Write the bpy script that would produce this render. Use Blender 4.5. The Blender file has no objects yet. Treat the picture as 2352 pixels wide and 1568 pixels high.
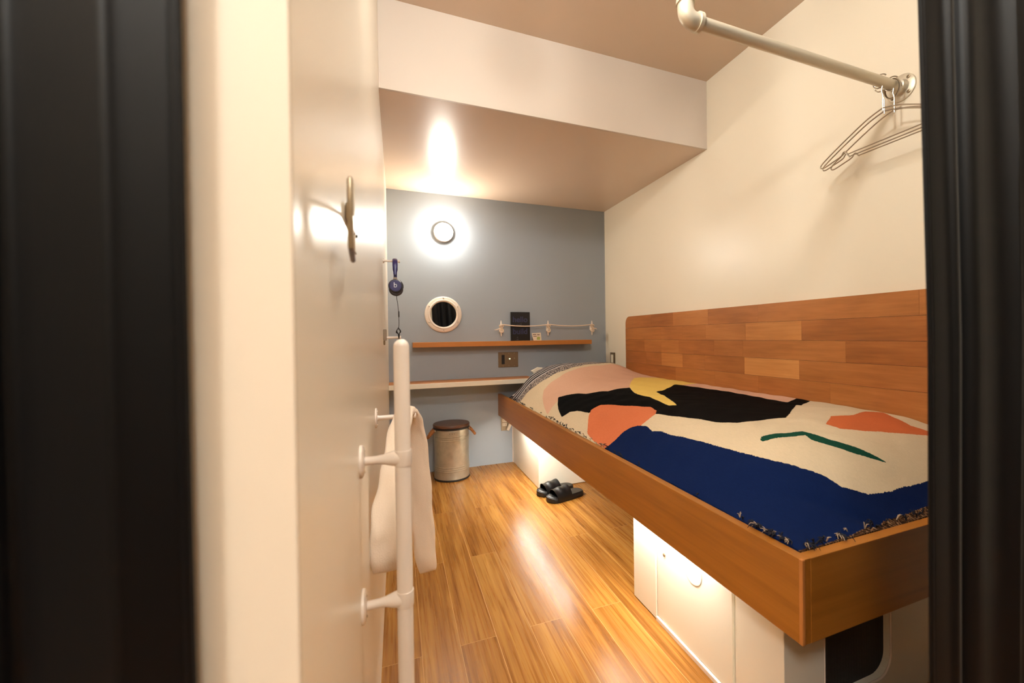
import bpy, bmesh, math, random
import numpy as np
from mathutils import Vector, Matrix
random.seed(7)
sc = bpy.context.scene
COL = sc.collection
PI = math.pi

# ------------------------------------------------------------------ camera
F_PX = 959.795; YAW = 0.3738965; PITCH = -0.00786376; ROLL = -0.01291595; CAM_Z = 1.01619
def make_camera():
    fwd = Vector((math.sin(YAW)*math.cos(PITCH), math.cos(YAW)*math.cos(PITCH), math.sin(PITCH)))
    r = Vector((math.cos(YAW), -math.sin(YAW), 0)); u = r.cross(fwd)
    r2 = r*math.cos(ROLL)+u*math.sin(ROLL); u2 = -r*math.sin(ROLL)+u*math.cos(ROLL)
    cd = bpy.data.cameras.new('camera'); co = bpy.data.objects.new('camera', cd); COL.objects.link(co)
    m = Matrix((( r2.x, u2.x, -fwd.x, 0), (r2.y, u2.y, -fwd.y, 0), (r2.z, u2.z, -fwd.z, CAM_Z), (0, 0, 0, 1)))
    co.matrix_world = m
    cd.sensor_width = 36; cd.sensor_fit = 'HORIZONTAL'; cd.lens = F_PX/2352*36
    cd.shift_x = -(1288.494-1176)/2352; cd.shift_y = -(784-778.976)/2352
    cd.clip_start = 0.01; cd.clip_end = 50
    cd.dof.use_dof = True; cd.dof.focus_distance = 1.8; cd.dof.aperture_fstop = 4.5
    sc.camera = co
make_camera()

# ------------------------------------------------------------------ world, exposure
w = bpy.data.worlds.new('world'); sc.world = w; w.use_nodes = True
w.node_tree.nodes['Background'].inputs[0].default_value = (1.0, .85, .68, 1)
w.node_tree.nodes['Background'].inputs[1].default_value = 0.05
sc.view_settings.view_transform = 'Standard'; sc.view_settings.look = 'None'
sc.view_settings.gamma = 1; sc.view_settings.use_curve_mapping = False
sc.view_settings.exposure = 0.72

ROOM_E = 84.0; CORRIDOR_E = 125.0; CORRIDOR_FILL_E = 62.0   # globe ceiling lamps, the last an added fill, built further down
DOME_E = 92.0; LED_E = 41.0                               # wall lamp, light bars under the bed
WARM = (.97, 1.0, .97)
ROOM_LAMP = (.36, .66, 2.36); COR_LAMP = (.12, -.95, 2.36); COR_FILL = (-.95, -.85, 2.30)

# ------------------------------------------------------------------ materials
def lin(c):
    return tuple(((v/255)/12.92 if v/255 <= .04045 else ((v/255+.055)/1.055)**2.4) for v in c)+(1,)
def mat(name, color, rough=.5, metal=0, spec=.5, **k):
    m = bpy.data.materials.new(name); m.use_nodes = True
    b = m.node_tree.nodes['Principled BSDF']
    b.inputs['Base Color'].default_value = lin(color); b.inputs['Roughness'].default_value = rough
    b.inputs['Metallic'].default_value = metal; b.inputs['Specular IOR Level'].default_value = spec
    for kk, v in k.items(): b.inputs[kk].default_value = v
    return m
class N:
    def __init__(s, m): s.t = m.node_tree; s.b = s.t.nodes['Principled BSDF']
    def n(s, ty, **k):
        x = s.t.nodes.new(ty)
        for a, v in k.items():
            if a.startswith('i_'):
                key = a[2:]; key = int(key) if key.isdigit() else key
                x.inputs[key].default_value = v
            else: setattr(x, a, v)
        return x
    def l(s, a, b): s.t.links.new(a, b)
    def math(s, op, a, b=None):
        x = s.n('ShaderNodeMath', operation=op)
        for i, v in enumerate((a, b)):
            if v is None: continue
            if hasattr(v, 'default_value'): s.l(v, x.inputs[i])
            else: x.inputs[i].default_value = v
        return x.outputs[0]
    def mix(s, f, a, b, bt='MIX'):
        x = s.n('ShaderNodeMix', data_type='RGBA', blend_type=bt)
        for i, v in ((0, f), (6, a), (7, b)):
            if hasattr(v, 'default_value'): s.l(v, x.inputs[i])
            else: x.inputs[i].default_value = v
        return x.outputs[2]
    def ramp(s, f, stops):
        x = s.n('ShaderNodeValToRGB'); e = x.color_ramp.elements
        while len(e) < len(stops): e.new(.5)
        for i, (p, c) in enumerate(stops): e[i].position = p; e[i].color = lin(c)
        s.l(f, x.inputs[0]); return x.outputs[0]
    def noise(s, vec, scale, detail=3, rough=.5, dist=0):
        x = s.n('ShaderNodeTexNoise'); x.inputs['Scale'].default_value = scale
        x.inputs['Detail'].default_value = detail; x.inputs['Roughness'].default_value = rough; x.inputs['Distortion'].default_value = dist
        s.l(vec, x.inputs['Vector']); return x.outputs['Fac']
    def pos(s, scale=(1, 1, 1), loc=(0, 0, 0)):
        g = s.n('ShaderNodeNewGeometry'); mp = s.n('ShaderNodeMapping')
        mp.inputs['Scale'].default_value = scale; mp.inputs['Location'].default_value = loc
        s.l(g.outputs['Position'], mp.inputs[0]); return mp.outputs[0]
    def objpos(s, scale=(1, 1, 1)):
        g = s.n('ShaderNodeTexCoord'); mp = s.n('ShaderNodeMapping'); mp.inputs['Scale'].default_value = scale
        s.l(g.outputs['Object'], mp.inputs[0]); return mp.outputs[0]
    def bump(s, h, strength, dist=.001):
        x = s.n('ShaderNodeBump'); x.inputs['Strength'].default_value = strength; x.inputs['Distance'].default_value = dist
        s.l(h, x.inputs['Height']); s.l(x.outputs[0], s.b.inputs['Normal'])

def paint(name, color, rough, bump=.15, spec=.5, scale=90):
    m = mat(name, color, rough, spec=spec); t = N(m); p = t.pos()
    t.bump(t.noise(p, scale, 4, .6), bump, .0006)
    t.l(t.mix(t.noise(p, 1.3, 2), lin(color), lin(tuple(int(c*.965) for c in color))), t.b.inputs['Base Color'])
    return m
def wood(name, stops, grain, rough=.4, bump=.1, scale=1.0):
    """grain: axis index running along the grain"""
    m = mat(name, stops[0][1], rough); t = N(m)
    s = [55*scale]*3; s[grain] = 2.2*scale
    p = t.pos(tuple(s)); s2 = [7*scale]*3; s2[grain] = .9*scale; p2 = t.pos(tuple(s2))
    a = t.noise(p, 1.0, 5, .6, .4); b = t.noise(p2, 1.0, 3, .5, .8)
    f = t.math('ADD', t.math('MULTIPLY', a, .55), t.math('MULTIPLY', b, .45))
    t.l(t.ramp(f, stops), t.b.inputs['Base Color']); t.bump(a, bump, .0006)
    return m

M = {}
M['cream'] = paint('cream_paint', (242, 230, 208), .34, .06)
M['cream_wall_left'] = paint('left_wall_paint', (240, 227, 206), .30, .03)
M['jamb'] = paint('jamb_paint', (216, 202, 182), .5, .05)
M['blue'] = paint('blue_paint', (161, 169, 178), .5, .06)
M['tan'] = paint('tan_ceiling_paint', (220, 195, 172), .27, .02)
M['beam'] = paint('beam_paint', (216, 201, 186), .4, .03)
M['corridor'] = paint('corridor_paint', (150, 134, 112), .6, .05)
M['white'] = mat('white_enamel', (236, 222, 208), .25)
M['white_panel'] = mat('white_laminate', (238, 231, 214), .35)
M['white_plastic'] = mat('white_plastic', (235, 225, 205), .35)
M['rail_wood'] = wood('bed_wood', [(.3, (142, 86, 26)), (.5, (164, 102, 34)), (.75, (178, 114, 44))], 1, .34, .05)
M['foot_wood'] = wood('bed_wood_foot', [(.3, (142, 86, 26)), (.5, (164, 102, 34)), (.75, (178, 114, 44))], 0, .34, .05)
M['edge_wood'] = wood('edge_wood', [(.3, (180, 112, 55)), (.7, (200, 130, 70))], 2, .35, .05)
M['shelf_wood'] = wood('shelf_wood', [(.3, (178, 110, 46)), (.7, (198, 128, 60))], 0, .4, .05)
M['lid_wood'] = wood('lid_wood', [(.3, (70, 42, 26)), (.7, (104, 66, 42))], 0, .4, .1)
M['galv'] = mat('galvanised_steel', (176, 160, 134), .36, .75)
M['black_rubber'] = mat('black_rubber', (20, 18, 18), .5)
M['steel'] = mat('brushed_steel', (168, 152, 128), .32, .9)
M['chrome'] = mat('chrome_wire', (178, 164, 146), .3, .85)
M['pipe'] = mat('cast_pipe', (214, 202, 180), .4, .35)
M['plate'] = mat('bronze_plate', (138, 118, 92), .38, .6)
M['dark'] = mat('dark_plastic', (24, 20, 18), .45)
M['mirror'] = mat('mirror_glass', (235, 235, 235), .02, 1.0)
M['black_leather'] = mat('black_leather', (16, 15, 15), .33)
M['purple'] = mat('indigo_plastic', (38, 32, 92), .35)
M['navy_plastic'] = mat('navy_plastic', (14, 16, 40), .3)
M['arm_grey'] = mat('warm_grey_plastic', (140, 122, 104), .45)
M['grey_pad'] = mat('grey_pad', (58, 54, 60), .6)
M['logo_white'] = mat('logo_white', (215, 215, 225), .4)
M['rope'] = mat('cotton_rope', (228, 206, 182), .85)
M['jute'] = mat('jute_rope', (158, 104, 58), .9)
M['book_black'] = mat('book_black', (20, 18, 17), .35)
M['book_blue'] = mat('book_blue_text', (52, 52, 88), .4)
M['book_grey'] = mat('book_grey_text', (66, 60, 66), .4)
M['linen'] = mat('white_linen', (232, 220, 200), .85)
M['green_dot'] = mat('olive_print', (176, 182, 92), .6)
M['card'] = mat('card_cream', (232, 214, 190), .6)
M['brown_print'] = mat('brown_print', (98, 70, 50), .6)

def m_towel():
    m = mat('terry_towel', (238, 218, 196), .95, spec=.1, **{'Sheen Weight': .3}); t = N(m)
    t.bump(t.noise(t.pos(), 420, 3, .7), .6, .002); return m
M['towel'] = m_towel()
def m_curtain():
    m = mat('black_curtain_cloth', (3, 3, 4), .42, spec=.2, **{'Sheen Weight': .02}); t = N(m)
    t.bump(t.noise(t.pos((900, 900, 300)), 1, 2), .1, .0004); return m
M['curtain'] = m_curtain()
def m_emit(name, color, e):
    m = mat(name, (255, 255, 255)); b = m.node_tree.nodes['Principled BSDF']
    b.inputs['Emission Color'].default_value = (*color, 1); b.inputs['Emission Strength'].default_value = e; return m
M['dome'] = m_emit('frosted_dome', (1.0, .95, .84), DOME_E)
M['led'] = m_emit('led_diffuser', (1.0, .98, .88), LED_E)
for k_, e_ in (('room', ROOM_E), ('corridor', CORRIDOR_E), ('corridor_side', CORRIDOR_FILL_E)): M['globe_'+k_] = m_emit('lamp_globe_'+k_, WARM, e_)
M['indicator'] = m_emit('indicator', (.85, 1.0, .5), 1.5)

def m_floor():
    m = mat('oak_plank_floor', (190, 130, 70), .22, spec=.17); t = N(m)
    g = t.n('ShaderNodeNewGeometry'); sp = t.n('ShaderNodeSeparateXYZ'); t.l(g.outputs['Position'], sp.inputs[0])
    cb = t.n('ShaderNodeCombineXYZ'); t.l(t.math('SUBTRACT', sp.outputs[1], 1.40), cb.inputs[0]); t.l(t.math('SUBTRACT', sp.outputs[0], .54), cb.inputs[1])
    br = t.n('ShaderNodeTexBrick', offset=.5, offset_frequency=2, squash=1.0)
    br.inputs['Scale'].default_value = 1; br.inputs['Brick Width'].default_value = 1.1; br.inputs['Row Height'].default_value = .12
    br.inputs['Mortar Size'].default_value = .0009; br.inputs['Mortar Smooth'].default_value = .3; br.inputs['Bias'].default_value = 0
    br.inputs['Color1'].default_value = (0, 0, 0, 1); br.inputs['Color2'].default_value = (1, 1, 1, 1); br.inputs['Mortar'].default_value = (.5, .5, .5, 1)
    t.l(cb.outputs[0], br.inputs['Vector'])
    rnd = br.outputs['Color']
    # wavy grain, shifted per plank
    off = t.n('ShaderNodeVectorMath', operation='MULTIPLY_ADD'); t.l(rnd, off.inputs[0]); off.inputs[1].default_value = (9, 13, 5); t.l(g.outputs['Position'], off.inputs[2])
    mp = t.n('ShaderNodeMapping'); mp.inputs['Scale'].default_value = (95, 2.6, 1); t.l(off.outputs[0], mp.inputs[0])
    mp2 = t.n('ShaderNodeMapping'); mp2.inputs['Scale'].default_value = (9, .9, 1); t.l(off.outputs[0], mp2.inputs[0])
    mp3 = t.n('ShaderNodeMapping'); mp3.inputs['Scale'].default_value = (44, 1.9, 1); t.l(off.outputs[0], mp3.inputs[0])
    a = t.noise(mp.outputs[0], 1, 4, .6, .7); b = t.noise(mp2.outputs[0], 1, 3, .5, .6); c = t.noise(mp3.outputs[0], 1, 2, .5, 1.1)
    f = t.math('ADD', t.math('ADD', t.math('MULTIPLY', a, .30), t.math('MULTIPLY', b, .36)), t.math('MULTIPLY', c, .34))
    colr = t.ramp(f, [(.30, (96, 56, 20)), (.42, (128, 80, 30)), (.50, (150, 99, 41)), (.58, (168, 118, 54)), (.72, (190, 142, 74))])
    tone = t.mix(t.math('MULTIPLY', rnd, .16), colr, lin((120, 78, 38)))
    tone = t.mix(br.outputs['Fac'], tone, lin((196, 150, 96)))
    t.l(tone, t.b.inputs['Base Color'])
    rr = t.n('ShaderNodeMapRange'); t.l(a, rr.inputs[0]); rr.inputs[3].default_value = .20; rr.inputs[4].default_value = .36
    t.l(rr.outputs[0], t.b.inputs['Roughness'])
    fine = t.noise(t.pos((1, 1, 1)), 380, 2, .6)
    h = t.math('ADD', t.math('MULTIPLY', a, .6), t.math('SUBTRACT', t.math('MULTIPLY', fine, .35), t.math('MULTIPLY', br.outputs['Fac'], .8)))
    t.bump(h, .35, .0007)
    return m
M['floor'] = m_floor()

def m_headboard():
    m = mat('headboard_planks', (160, 90, 45), .38); t = N(m)
    at = t.n('ShaderNodeAttribute', attribute_name='tone')
    g = t.n('ShaderNodeNewGeometry')
    off = t.n('ShaderNodeVectorMath', operation='MULTIPLY_ADD'); t.l(at.outputs['Color'], off.inputs[0]); off.inputs[1].default_value = (7, 11, 17); t.l(g.outputs['Position'], off.inputs[2])
    mp = t.n('ShaderNodeMapping'); mp.inputs['Scale'].default_value = (1, 5, 70); t.l(off.outputs[0], mp.inputs[0])
    mp2 = t.n('ShaderNodeMapping'); mp2.inputs['Scale'].default_value = (1, 3, 9); t.l(off.outputs[0], mp2.inputs[0])
    a = t.noise(mp.outputs[0], 1, 5, .6, .3); b = t.noise(mp2.outputs[0], 1, 3, .5, .5)
    f = t.math('ADD', t.math('MULTIPLY', a, .5), t.math('MULTIPLY', b, .5))
    dk = t.ramp(f, [(.3, (122, 68, 26)), (.5, (150, 84, 34)), (.7, (170, 100, 46))])
    lt = t.ramp(f, [(.3, (188, 120, 60)), (.5, (206, 138, 74)), (.7, (218, 152, 88))])
    sp = t.n('ShaderNodeSeparateColor'); t.l(at.outputs['Color'], sp.inputs[0])
    t.l(t.mix(sp.outputs[0], dk, lt), t.b.inputs['Base Color']); t.bump(a, .1, .0006)
    return m
M['headboard'] = m_headboard()

POLY = {
 'pink': [[.792,2.242],[.818,2.376],[.862,2.535],[.903,2.626],[.966,2.653],[1.034,2.673],[1.13,2.732],[1.264,2.78],[1.381,2.803],[1.55,2.82],[1.9,2.82],[1.9,1.38],[1.695,1.382],[1.534,1.297],[1.515,1.427],[1.476,1.651],[1.348,1.808],[1.187,2.001],[1.041,1.982],[.887,2.313],[.838,2.291]],
 'yellow': [[1.273,2.147],[1.386,2.32],[1.529,2.518],[1.62,2.53],[1.72,2.43],[1.73,2.261],[1.69,2.057],[1.535,2.056],[1.361,1.92],[1.264,1.862],[1.213,1.712],[1.165,1.596],[1.117,1.491],[1.091,1.51],[1.103,1.588],[1.14,1.729],[1.134,1.834],[1.176,1.957]],
 'black': [[.898,2.351],[.938,2.289],[.991,2.136],[1.082,2.056],[1.242,2.095],[1.176,1.957],[1.134,1.834],[1.14,1.729],[1.103,1.588],[1.091,1.51],[1.117,1.491],[1.165,1.596],[1.213,1.712],[1.264,1.862],[1.361,1.92],[1.557,2.086],[1.591,1.78],[1.583,1.492],[1.559,1.318],[1.698,1.385],[1.735,1.333],[1.629,1.284],[1.549,1.243],[1.539,1.258],[1.354,1.134],[1.28,1.089],[1.197,1.099],[1.134,1.099],[1.085,1.119],[1.055,1.154],[1.036,1.232],[1.016,1.328],[.993,1.434],[.985,1.462],[.99,1.5],[.98,1.6],[.95,1.686],[.91,1.80],[.88,1.88],[.869,2.005],[.851,2.052],[.83,2.06],[.811,2.071],[.83,2.16],[.861,2.26]],
 'orange': [[.898,1.888],[.94,1.866],[.983,1.711],[1.013,1.623],[1.03,1.563],[1.011,1.487],[.984,1.456],[.946,1.452],[.89,1.45],[.84,1.475],[.8,1.478],[.772,1.486],[.774,1.6],[.797,1.72],[.828,1.78],[.866,1.851]],
 'navy': [[.816,1.5],[.858,1.505],[.887,1.494],[.906,1.467],[.914,1.411],[.902,1.358],[.914,1.318],[.916,1.244],[.924,1.151],[.93,1.057],[.941,.957],[.965,.859],[.998,.8],[1.032,.763],[1.046,.726],[1.108,.701],[1.183,.694],[1.258,.697],[1.377,.698],[1.9,.70],[1.9,.4],[.6,.4],[.6,1.5]],
 'green': [[1.021,.959],[1.016,.946],[1.031,.94],[1.109,.925],[1.157,.915],[1.145,.884],[1.17,.847],[1.202,.804],[1.235,.78],[1.278,.753],[1.269,.775],[1.246,.818],[1.204,.872],[1.189,.911],[1.179,.944],[1.119,.953],[1.067,.969],[1.044,.973]],
 'orange_leaf': [[1.321,.97],[1.454,1.047],[1.522,1.026],[1.642,1.048],[1.689,1.015],[1.633,.927],[1.603,.877],[1.623,.823],[1.585,.82],[1.5,.846],[1.412,.875],[1.319,.917]],
 'head_border': [[.6,2.76],[.774,2.78],[.838,2.80],[.898,2.759],[.967,2.73],[1.094,2.751],[1.223,2.805],[1.38,2.85],[1.9,2.89],[1.9,3.3],[.6,3.3]],
 'foot_border': [[.6,.628],[.832,.629],[.945,.632],[1.022,.642],[1.123,.645],[1.273,.648],[1.9,.652],[1.9,.4],[.6,.4]],
}
def m_blanket():
    m = mat('woven_blanket', (226, 208, 178), .9, spec=.06); t = N(m)
    p = t.pos()
    weave = t.noise(t.pos((500, 160, 500)), 1, 2, .6)
    rag = t.math('MULTIPLY', t.math('SUBTRACT', t.noise(p, 170, 2), .5), .008)
    heather = t.noise(t.pos((260, 60, 200)), 1, 3, .7)
    col = t.mix(heather, lin((220, 200, 168)), lin((196, 178, 150)))
    pal = {'pink': ((218, 176, 150), (205, 160, 136)), 'yellow': ((232, 200, 110), (220, 184, 94)), 'black': ((6, 6, 6), (9, 8, 8)),
           'orange': ((212, 122, 82), (198, 106, 68)), 'navy': ((14, 32, 76), (10, 24, 60)), 'green': ((22, 72, 54), (18, 60, 46)), 'orange_leaf': ((204, 110, 66), (188, 96, 56))}
    for k, (c1, c2) in pal.items():
        a = t.n('ShaderNodeAttribute', attribute_name='sd_'+k)
        f = t.math('GREATER_THAN', t.math('ADD', a.outputs['Fac'], rag), 0)
        col = t.mix(f, col, t.mix(heather, lin(c1), lin(c2)))
    # head border: stripes then speckle ; foot border: brown speckle
    a = t.n('ShaderNodeAttribute', attribute_name='sd_head_border')
    d = a.outputs['Fac']
    speck = t.ramp(t.noise(t.pos((230, 110, 160)), 1, 2, .6), [(.44, (30, 26, 36)), (.5, (120, 112, 116)), (.6, (204, 188, 170))])
    sw = t.math('GREATER_THAN', t.math('SINE', t.math('MULTIPLY', d, 165)), .15)
    stripe = t.mix(sw, lin((20, 18, 26)), lin((186, 178, 176)))
    inner = t.math('GREATER_THAN', d, .075)
    bcol = t.mix(inner, speck, stripe)
    col = t.mix(t.math('GREATER_THAN', t.math('ADD', d, rag), 0), col, bcol)
    a = t.n('ShaderNodeAttribute', attribute_name='sd_foot_border')
    sp2 = t.ramp(t.noise(t.pos((240, 150, 160)), 1, 2, .6), [(.42, (30, 20, 16)), (.54, (92, 60, 36)), (.64, (150, 120, 90))])
    col = t.mix(t.math('GREATER_THAN', t.math('ADD', a.outputs['Fac'], rag), 0), col, sp2)
    t.l(col, t.b.inputs['Base Color'])
    t.bump(t.math('ADD', weave, t.math('MULTIPLY', t.noise(p, 9, 2), 3)), .5, .0016)
    return m
M['blanket'] = m_blanket()
M['fringe_dark'] = mat('fringe_dark', (22, 22, 36), .9)
M['fringe_light'] = mat('fringe_light', (176, 152, 128), .9)
def m_grille():
    m = mat('black_grille', (10, 10, 10), .5, .3); t = N(m)
    v = t.n('ShaderNodeTexVoronoi'); v.inputs['Scale'].default_value = 1; v.inputs['Randomness'].default_value = .12; t.l(t.pos((230, 230, 230)), v.inputs['Vector'])
    t.l(t.ramp(v.outputs['Distance'], [(.25, (4, 4, 4)), (.5, (34, 30, 27))]), t.b.inputs['Base Color']); t.bump(v.outputs['Distance'], .6, .002)
    return m
M['grille'] = m_grille()
def m_can():
    m = mat('galvanised_can', (168, 160, 145), .4, .75); t = N(m)
    t.l(t.ramp(t.noise(t.pos(), 22, 4, .6), [(.3, (172, 164, 148)), (.7, (192, 184, 166))]), t.b.inputs['Base Color'])
    return m
M['can'] = m_can()

# ------------------------------------------------------------------ object helpers
MW = {}
def tag(o, label=None, cat=None, group=None, kind=None):
    if label: o['label'] = label
    if cat: o['category'] = cat
    if group: o['group'] = group
    if kind: o['kind'] = kind
    return o
def thing(name, loc, label, cat, group=None, rz=0):
    o = bpy.data.objects.new(name, None); COL.objects.link(o); o.empty_display_size = .05
    o.location = loc; o.rotation_euler = (0, 0, rz)
    MW[o.name] = Matrix.Translation(loc) @ Matrix.Rotation(rz, 4, 'Z')
    return tag(o, label, cat, group)
class MB:
    """collects shapes in world coordinates, built as one mesh"""
    def __init__(s): s.v = []; s.f = []; s.sm = []; s.mi = []
    def add(s, V, Fc, smooth=False, mi=0):
        o = len(s.v); s.v += [tuple(x) for x in V]
        for f in Fc: s.f.append([i+o for i in f]); s.sm.append(smooth); s.mi.append(mi)
        return s
    def box(s, x0, x1, y0, y1, z0, z1, bev=0, seg=2, mi=0, mtx=None):
        bm = bmesh.new(); bmesh.ops.create_cube(bm, size=1)
        for v in bm.verts: v.co = Vector(((x0+x1)/2+v.co.x*(x1-x0), (y0+y1)/2+v.co.y*(y1-y0), (z0+z1)/2+v.co.z*(z1-z0)))
        if bev: bmesh.ops.bevel(bm, geom=bm.edges[:], offset=bev, segments=seg, profile=.5, affect='EDGES')
        return s.bm(bm, False, mi, mtx)
    def bm(s, bm, smooth=False, mi=0, mtx=None):
        bm.verts.ensure_lookup_table(); bm.verts.index_update()
        V = [(mtx @ v.co if mtx else v.co.copy()) for v in bm.verts]; Fc = [[v.index for v in f.verts] for f in bm.faces]
        bm.free(); return s.add(V, Fc, smooth, mi)
    def tube(s, pts, r, n=12, mi=0, caps=True, flat=1.0):
        P = [Vector(p) for p in pts]; R = r if isinstance(r, (list, tuple)) else [r]*len(P)
        V = []; up = None
        for i, p in enumerate(P):
            t = (P[min(i+1, len(P)-1)]-P[max(i-1, 0)]).normalized()
            if up is None:
                up = Vector((0, 0, 1)) if abs(t.z) < .9 else Vector((0, 1, 0))
            a = (up - t*up.dot(t)).normalized(); b = t.cross(a); up = a
            for k in range(n):
                q = 2*PI*k/n; V.append(p+(a*math.cos(q)+b*math.sin(q)*flat)*R[i])
        Fc = [[i*n+k, i*n+(k+1) % n, (i+1)*n+(k+1) % n, (i+1)*n+k] for i in range(len(P)-1) for k in range(n)]
        if caps: Fc += [list(range(n))[::-1], [(len(P)-1)*n+k for k in range(n)]]
        return s.add(V, Fc, True, mi)
    def lathe(s, prof, c=(0, 0, 0), axis=(0, 0, 1), n=40, mi=0, smooth=True):
        """prof: list of (radius, height along axis)"""
        ax = Vector(axis).normalized(); a = ax.orthogonal().normalized(); b = ax.cross(a); c = Vector(c)
        V = []
        for (r, h) in prof:
            for k in range(n):
                q = 2*PI*k/n; V.append(c+ax*h+(a*math.cos(q)+b*math.sin(q))*max(r, 1e-5))
        Fc = [[i*n+k, i*n+(k+1) % n, (i+1)*n+(k+1) % n, (i+1)*n+k] for i in range(len(prof)-1) for k in range(n)]
        Fc += [list(range(n))[::-1], [(len(prof)-1)*n+k for k in range(n)]]
        return s.add(V, Fc, smooth, mi)
    def prism(s, outline, h0, h1, plane='XY', mi=0, bev=0):
        """outline 2-D; extruded along the third axis from h0 to h1"""
        f = {'XY': lambda a, b, h: (a, b, h), 'XZ': lambda a, b, h: (a, h, b), 'YZ': lambda a, b, h: (h, a, b)}[plane]
        bm = bmesh.new(); vs = [bm.verts.new(f(a, b, h0)) for a, b in outline]; fc = bm.faces.new(vs)
        r = bmesh.ops.extrude_face_region(bm, geom=[fc])
        d = Vector(f(0, 0, h1))-Vector(f(0, 0, h0))
        for g in r['geom']:
            if isinstance(g, bmesh.types.BMVert): g.co += d
        bmesh.ops.recalc_face_normals(bm, faces=bm.faces[:])
        if bev:
            es = [e for e in bm.edges if abs((e.verts[0].co-e.verts[1].co).normalized().dot(d.normalized())) < .5]
            bmesh.ops.bevel(bm, geom=es, offset=bev, segments=2, profile=.5, affect='EDGES')
        return s.bm(bm, False, mi)
    def build(s, name, mats, parent=None, root=None, kind=None, label=None, autosm=None):
        me = bpy.data.meshes.new(name)
        root = root or parent
        V = s.v
        if root is not None:
            inv = MW[root.name].inverted(); V = [tuple(inv @ Vector(v)) for v in V]
        me.from_pydata(V, [], s.f); me.update()
        for p, sm, mi in zip(me.polygons, s.sm, s.mi): p.use_smooth = sm; p.material_index = mi
        for mm in (mats if isinstance(mats, (list, tuple)) else [mats]): me.materials.append(mm if not isinstance(mm, str) else M[mm])
        bm = bmesh.new(); bm.from_mesh(me); bmesh.ops.recalc_face_normals(bm, faces=bm.faces[:]); bm.to_mesh(me); bm.free()
        if any(s.sm): me.set_sharp_from_angle(angle=math.radians(autosm or 42))
        o = bpy.data.objects.new(name, me); COL.objects.link(o)
        if parent is not None:
            o.parent = parent; MW[o.name] = MW[root.name]
        else: MW[o.name] = Matrix.Identity(4)
        if kind: o['kind'] = kind
        if label: o['label'] = label
        return o
def copy_tree(o, parent=None):
    c = o.copy(); COL.objects.link(c)
    if parent: c.parent = parent
    for ch in [x for x in bpy.data.objects if x.parent == o]: copy_tree(ch, c)
    return c
def text_part(name, body, size, mtx, matl, parent, root, depth=.0006, align='CENTER', label=None, bold=0):
    cu = bpy.data.curves.new('t', 'FONT'); cu.body = body; cu.size = size; cu.extrude = depth; cu.align_x = align; cu.align_y = 'CENTER'; cu.offset = bold
    to = bpy.data.objects.new('t', cu); COL.objects.link(to)
    dg = bpy.context.evaluated_depsgraph_get(); me = bpy.data.meshes.new_from_object(to.evaluated_get(dg))
    bpy.data.objects.remove(to); inv = MW[root.name].inverted()
    me.transform(inv @ mtx); me.materials.clear(); me.materials.append(M[matl])
    o = bpy.data.objects.new(name, me); COL.objects.link(o); o.parent = parent; MW[o.name] = MW[root.name]
    if label: o['label'] = label
    return o
def arc(cx, cy, r, a0, a1, n=8):
    return [(cx+r*math.cos(math.radians(a0+(a1-a0)*i/n)), cy+r*math.sin(math.radians(a0+(a1-a0)*i/n))) for i in range(n+1)]
def catmull(P, k=6):
    P = [Vector(p) for p in P]; out = []
    for i in range(len(P)-1):
        p0, p1, p2, p3 = P[max(i-1, 0)], P[i], P[i+1], P[min(i+2, len(P)-1)]
        for j in range(k):
            t = j/k
            out.append(.5*((2*p1)+(p2-p0)*t+(2*p0-5*p1+4*p2-p3)*t*t+(3*p1-p0-3*p2+p3)*t**3))
    return out+[P[-1]]

# ------------------------------------------------------------------ room shell
XL, XR, YB, YS, ZS, ZC = -.0584, 1.7204, 3.30, 1.9834, 2.1069, 2.5042
XD = -.050
def S(name, mb, m): return mb.build(name, m, kind='structure')
S('floor', MB().box(-1.7, 1.9, -1.5, 3.4, -.06, 0), 'floor')
S('ceiling', MB().box(-1.7, 1.9, -1.5, 3.4, ZC, ZC+.06), 'tan')
S('wall_back', MB().box(-.2, 1.9, YB, YB+.1, 0, ZC), 'blue')
S('wall_right', MB().box(XR, XR+.12, -1.5, YB, 0, ZC), 'cream')
S('wall_left', MB().box(XL-.10, XL, .80, YB, 0, ZC), 'cream_wall_left')
S('wall_front', MB().box(-1.7, -.155, .262, .36, 0, ZC), 'jamb')
S('wall_corridor_back', MB().box(-1.7, 1.9, -1.5, -1.4, 0, ZC), 'corridor')
S('wall_corridor_left', MB().box(-1.7, -1.6, -1.4, .262, 0, ZC), 'corridor')
S('trim_1', MB().box(-.155, XD, .254, .2585, 0, ZC, .0004), 'jamb')
# boxed beam: a tan underside with a pale face towards the room
b = MB().box(XL, XR, YS+.012, YB, ZS, ZC); S('ceiling_beam', b, 'tan')
S('trim_2', MB().box(XL, XR, YS, YS+.012, ZS, ZC, .001), 'beam')
# door slab at the near end of the left wall
d = MB().box(XL-.04, XD, .2588, .796, .005, ZC-.005, .0006).build('door_1', 'cream_wall_left', kind='structure')

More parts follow.
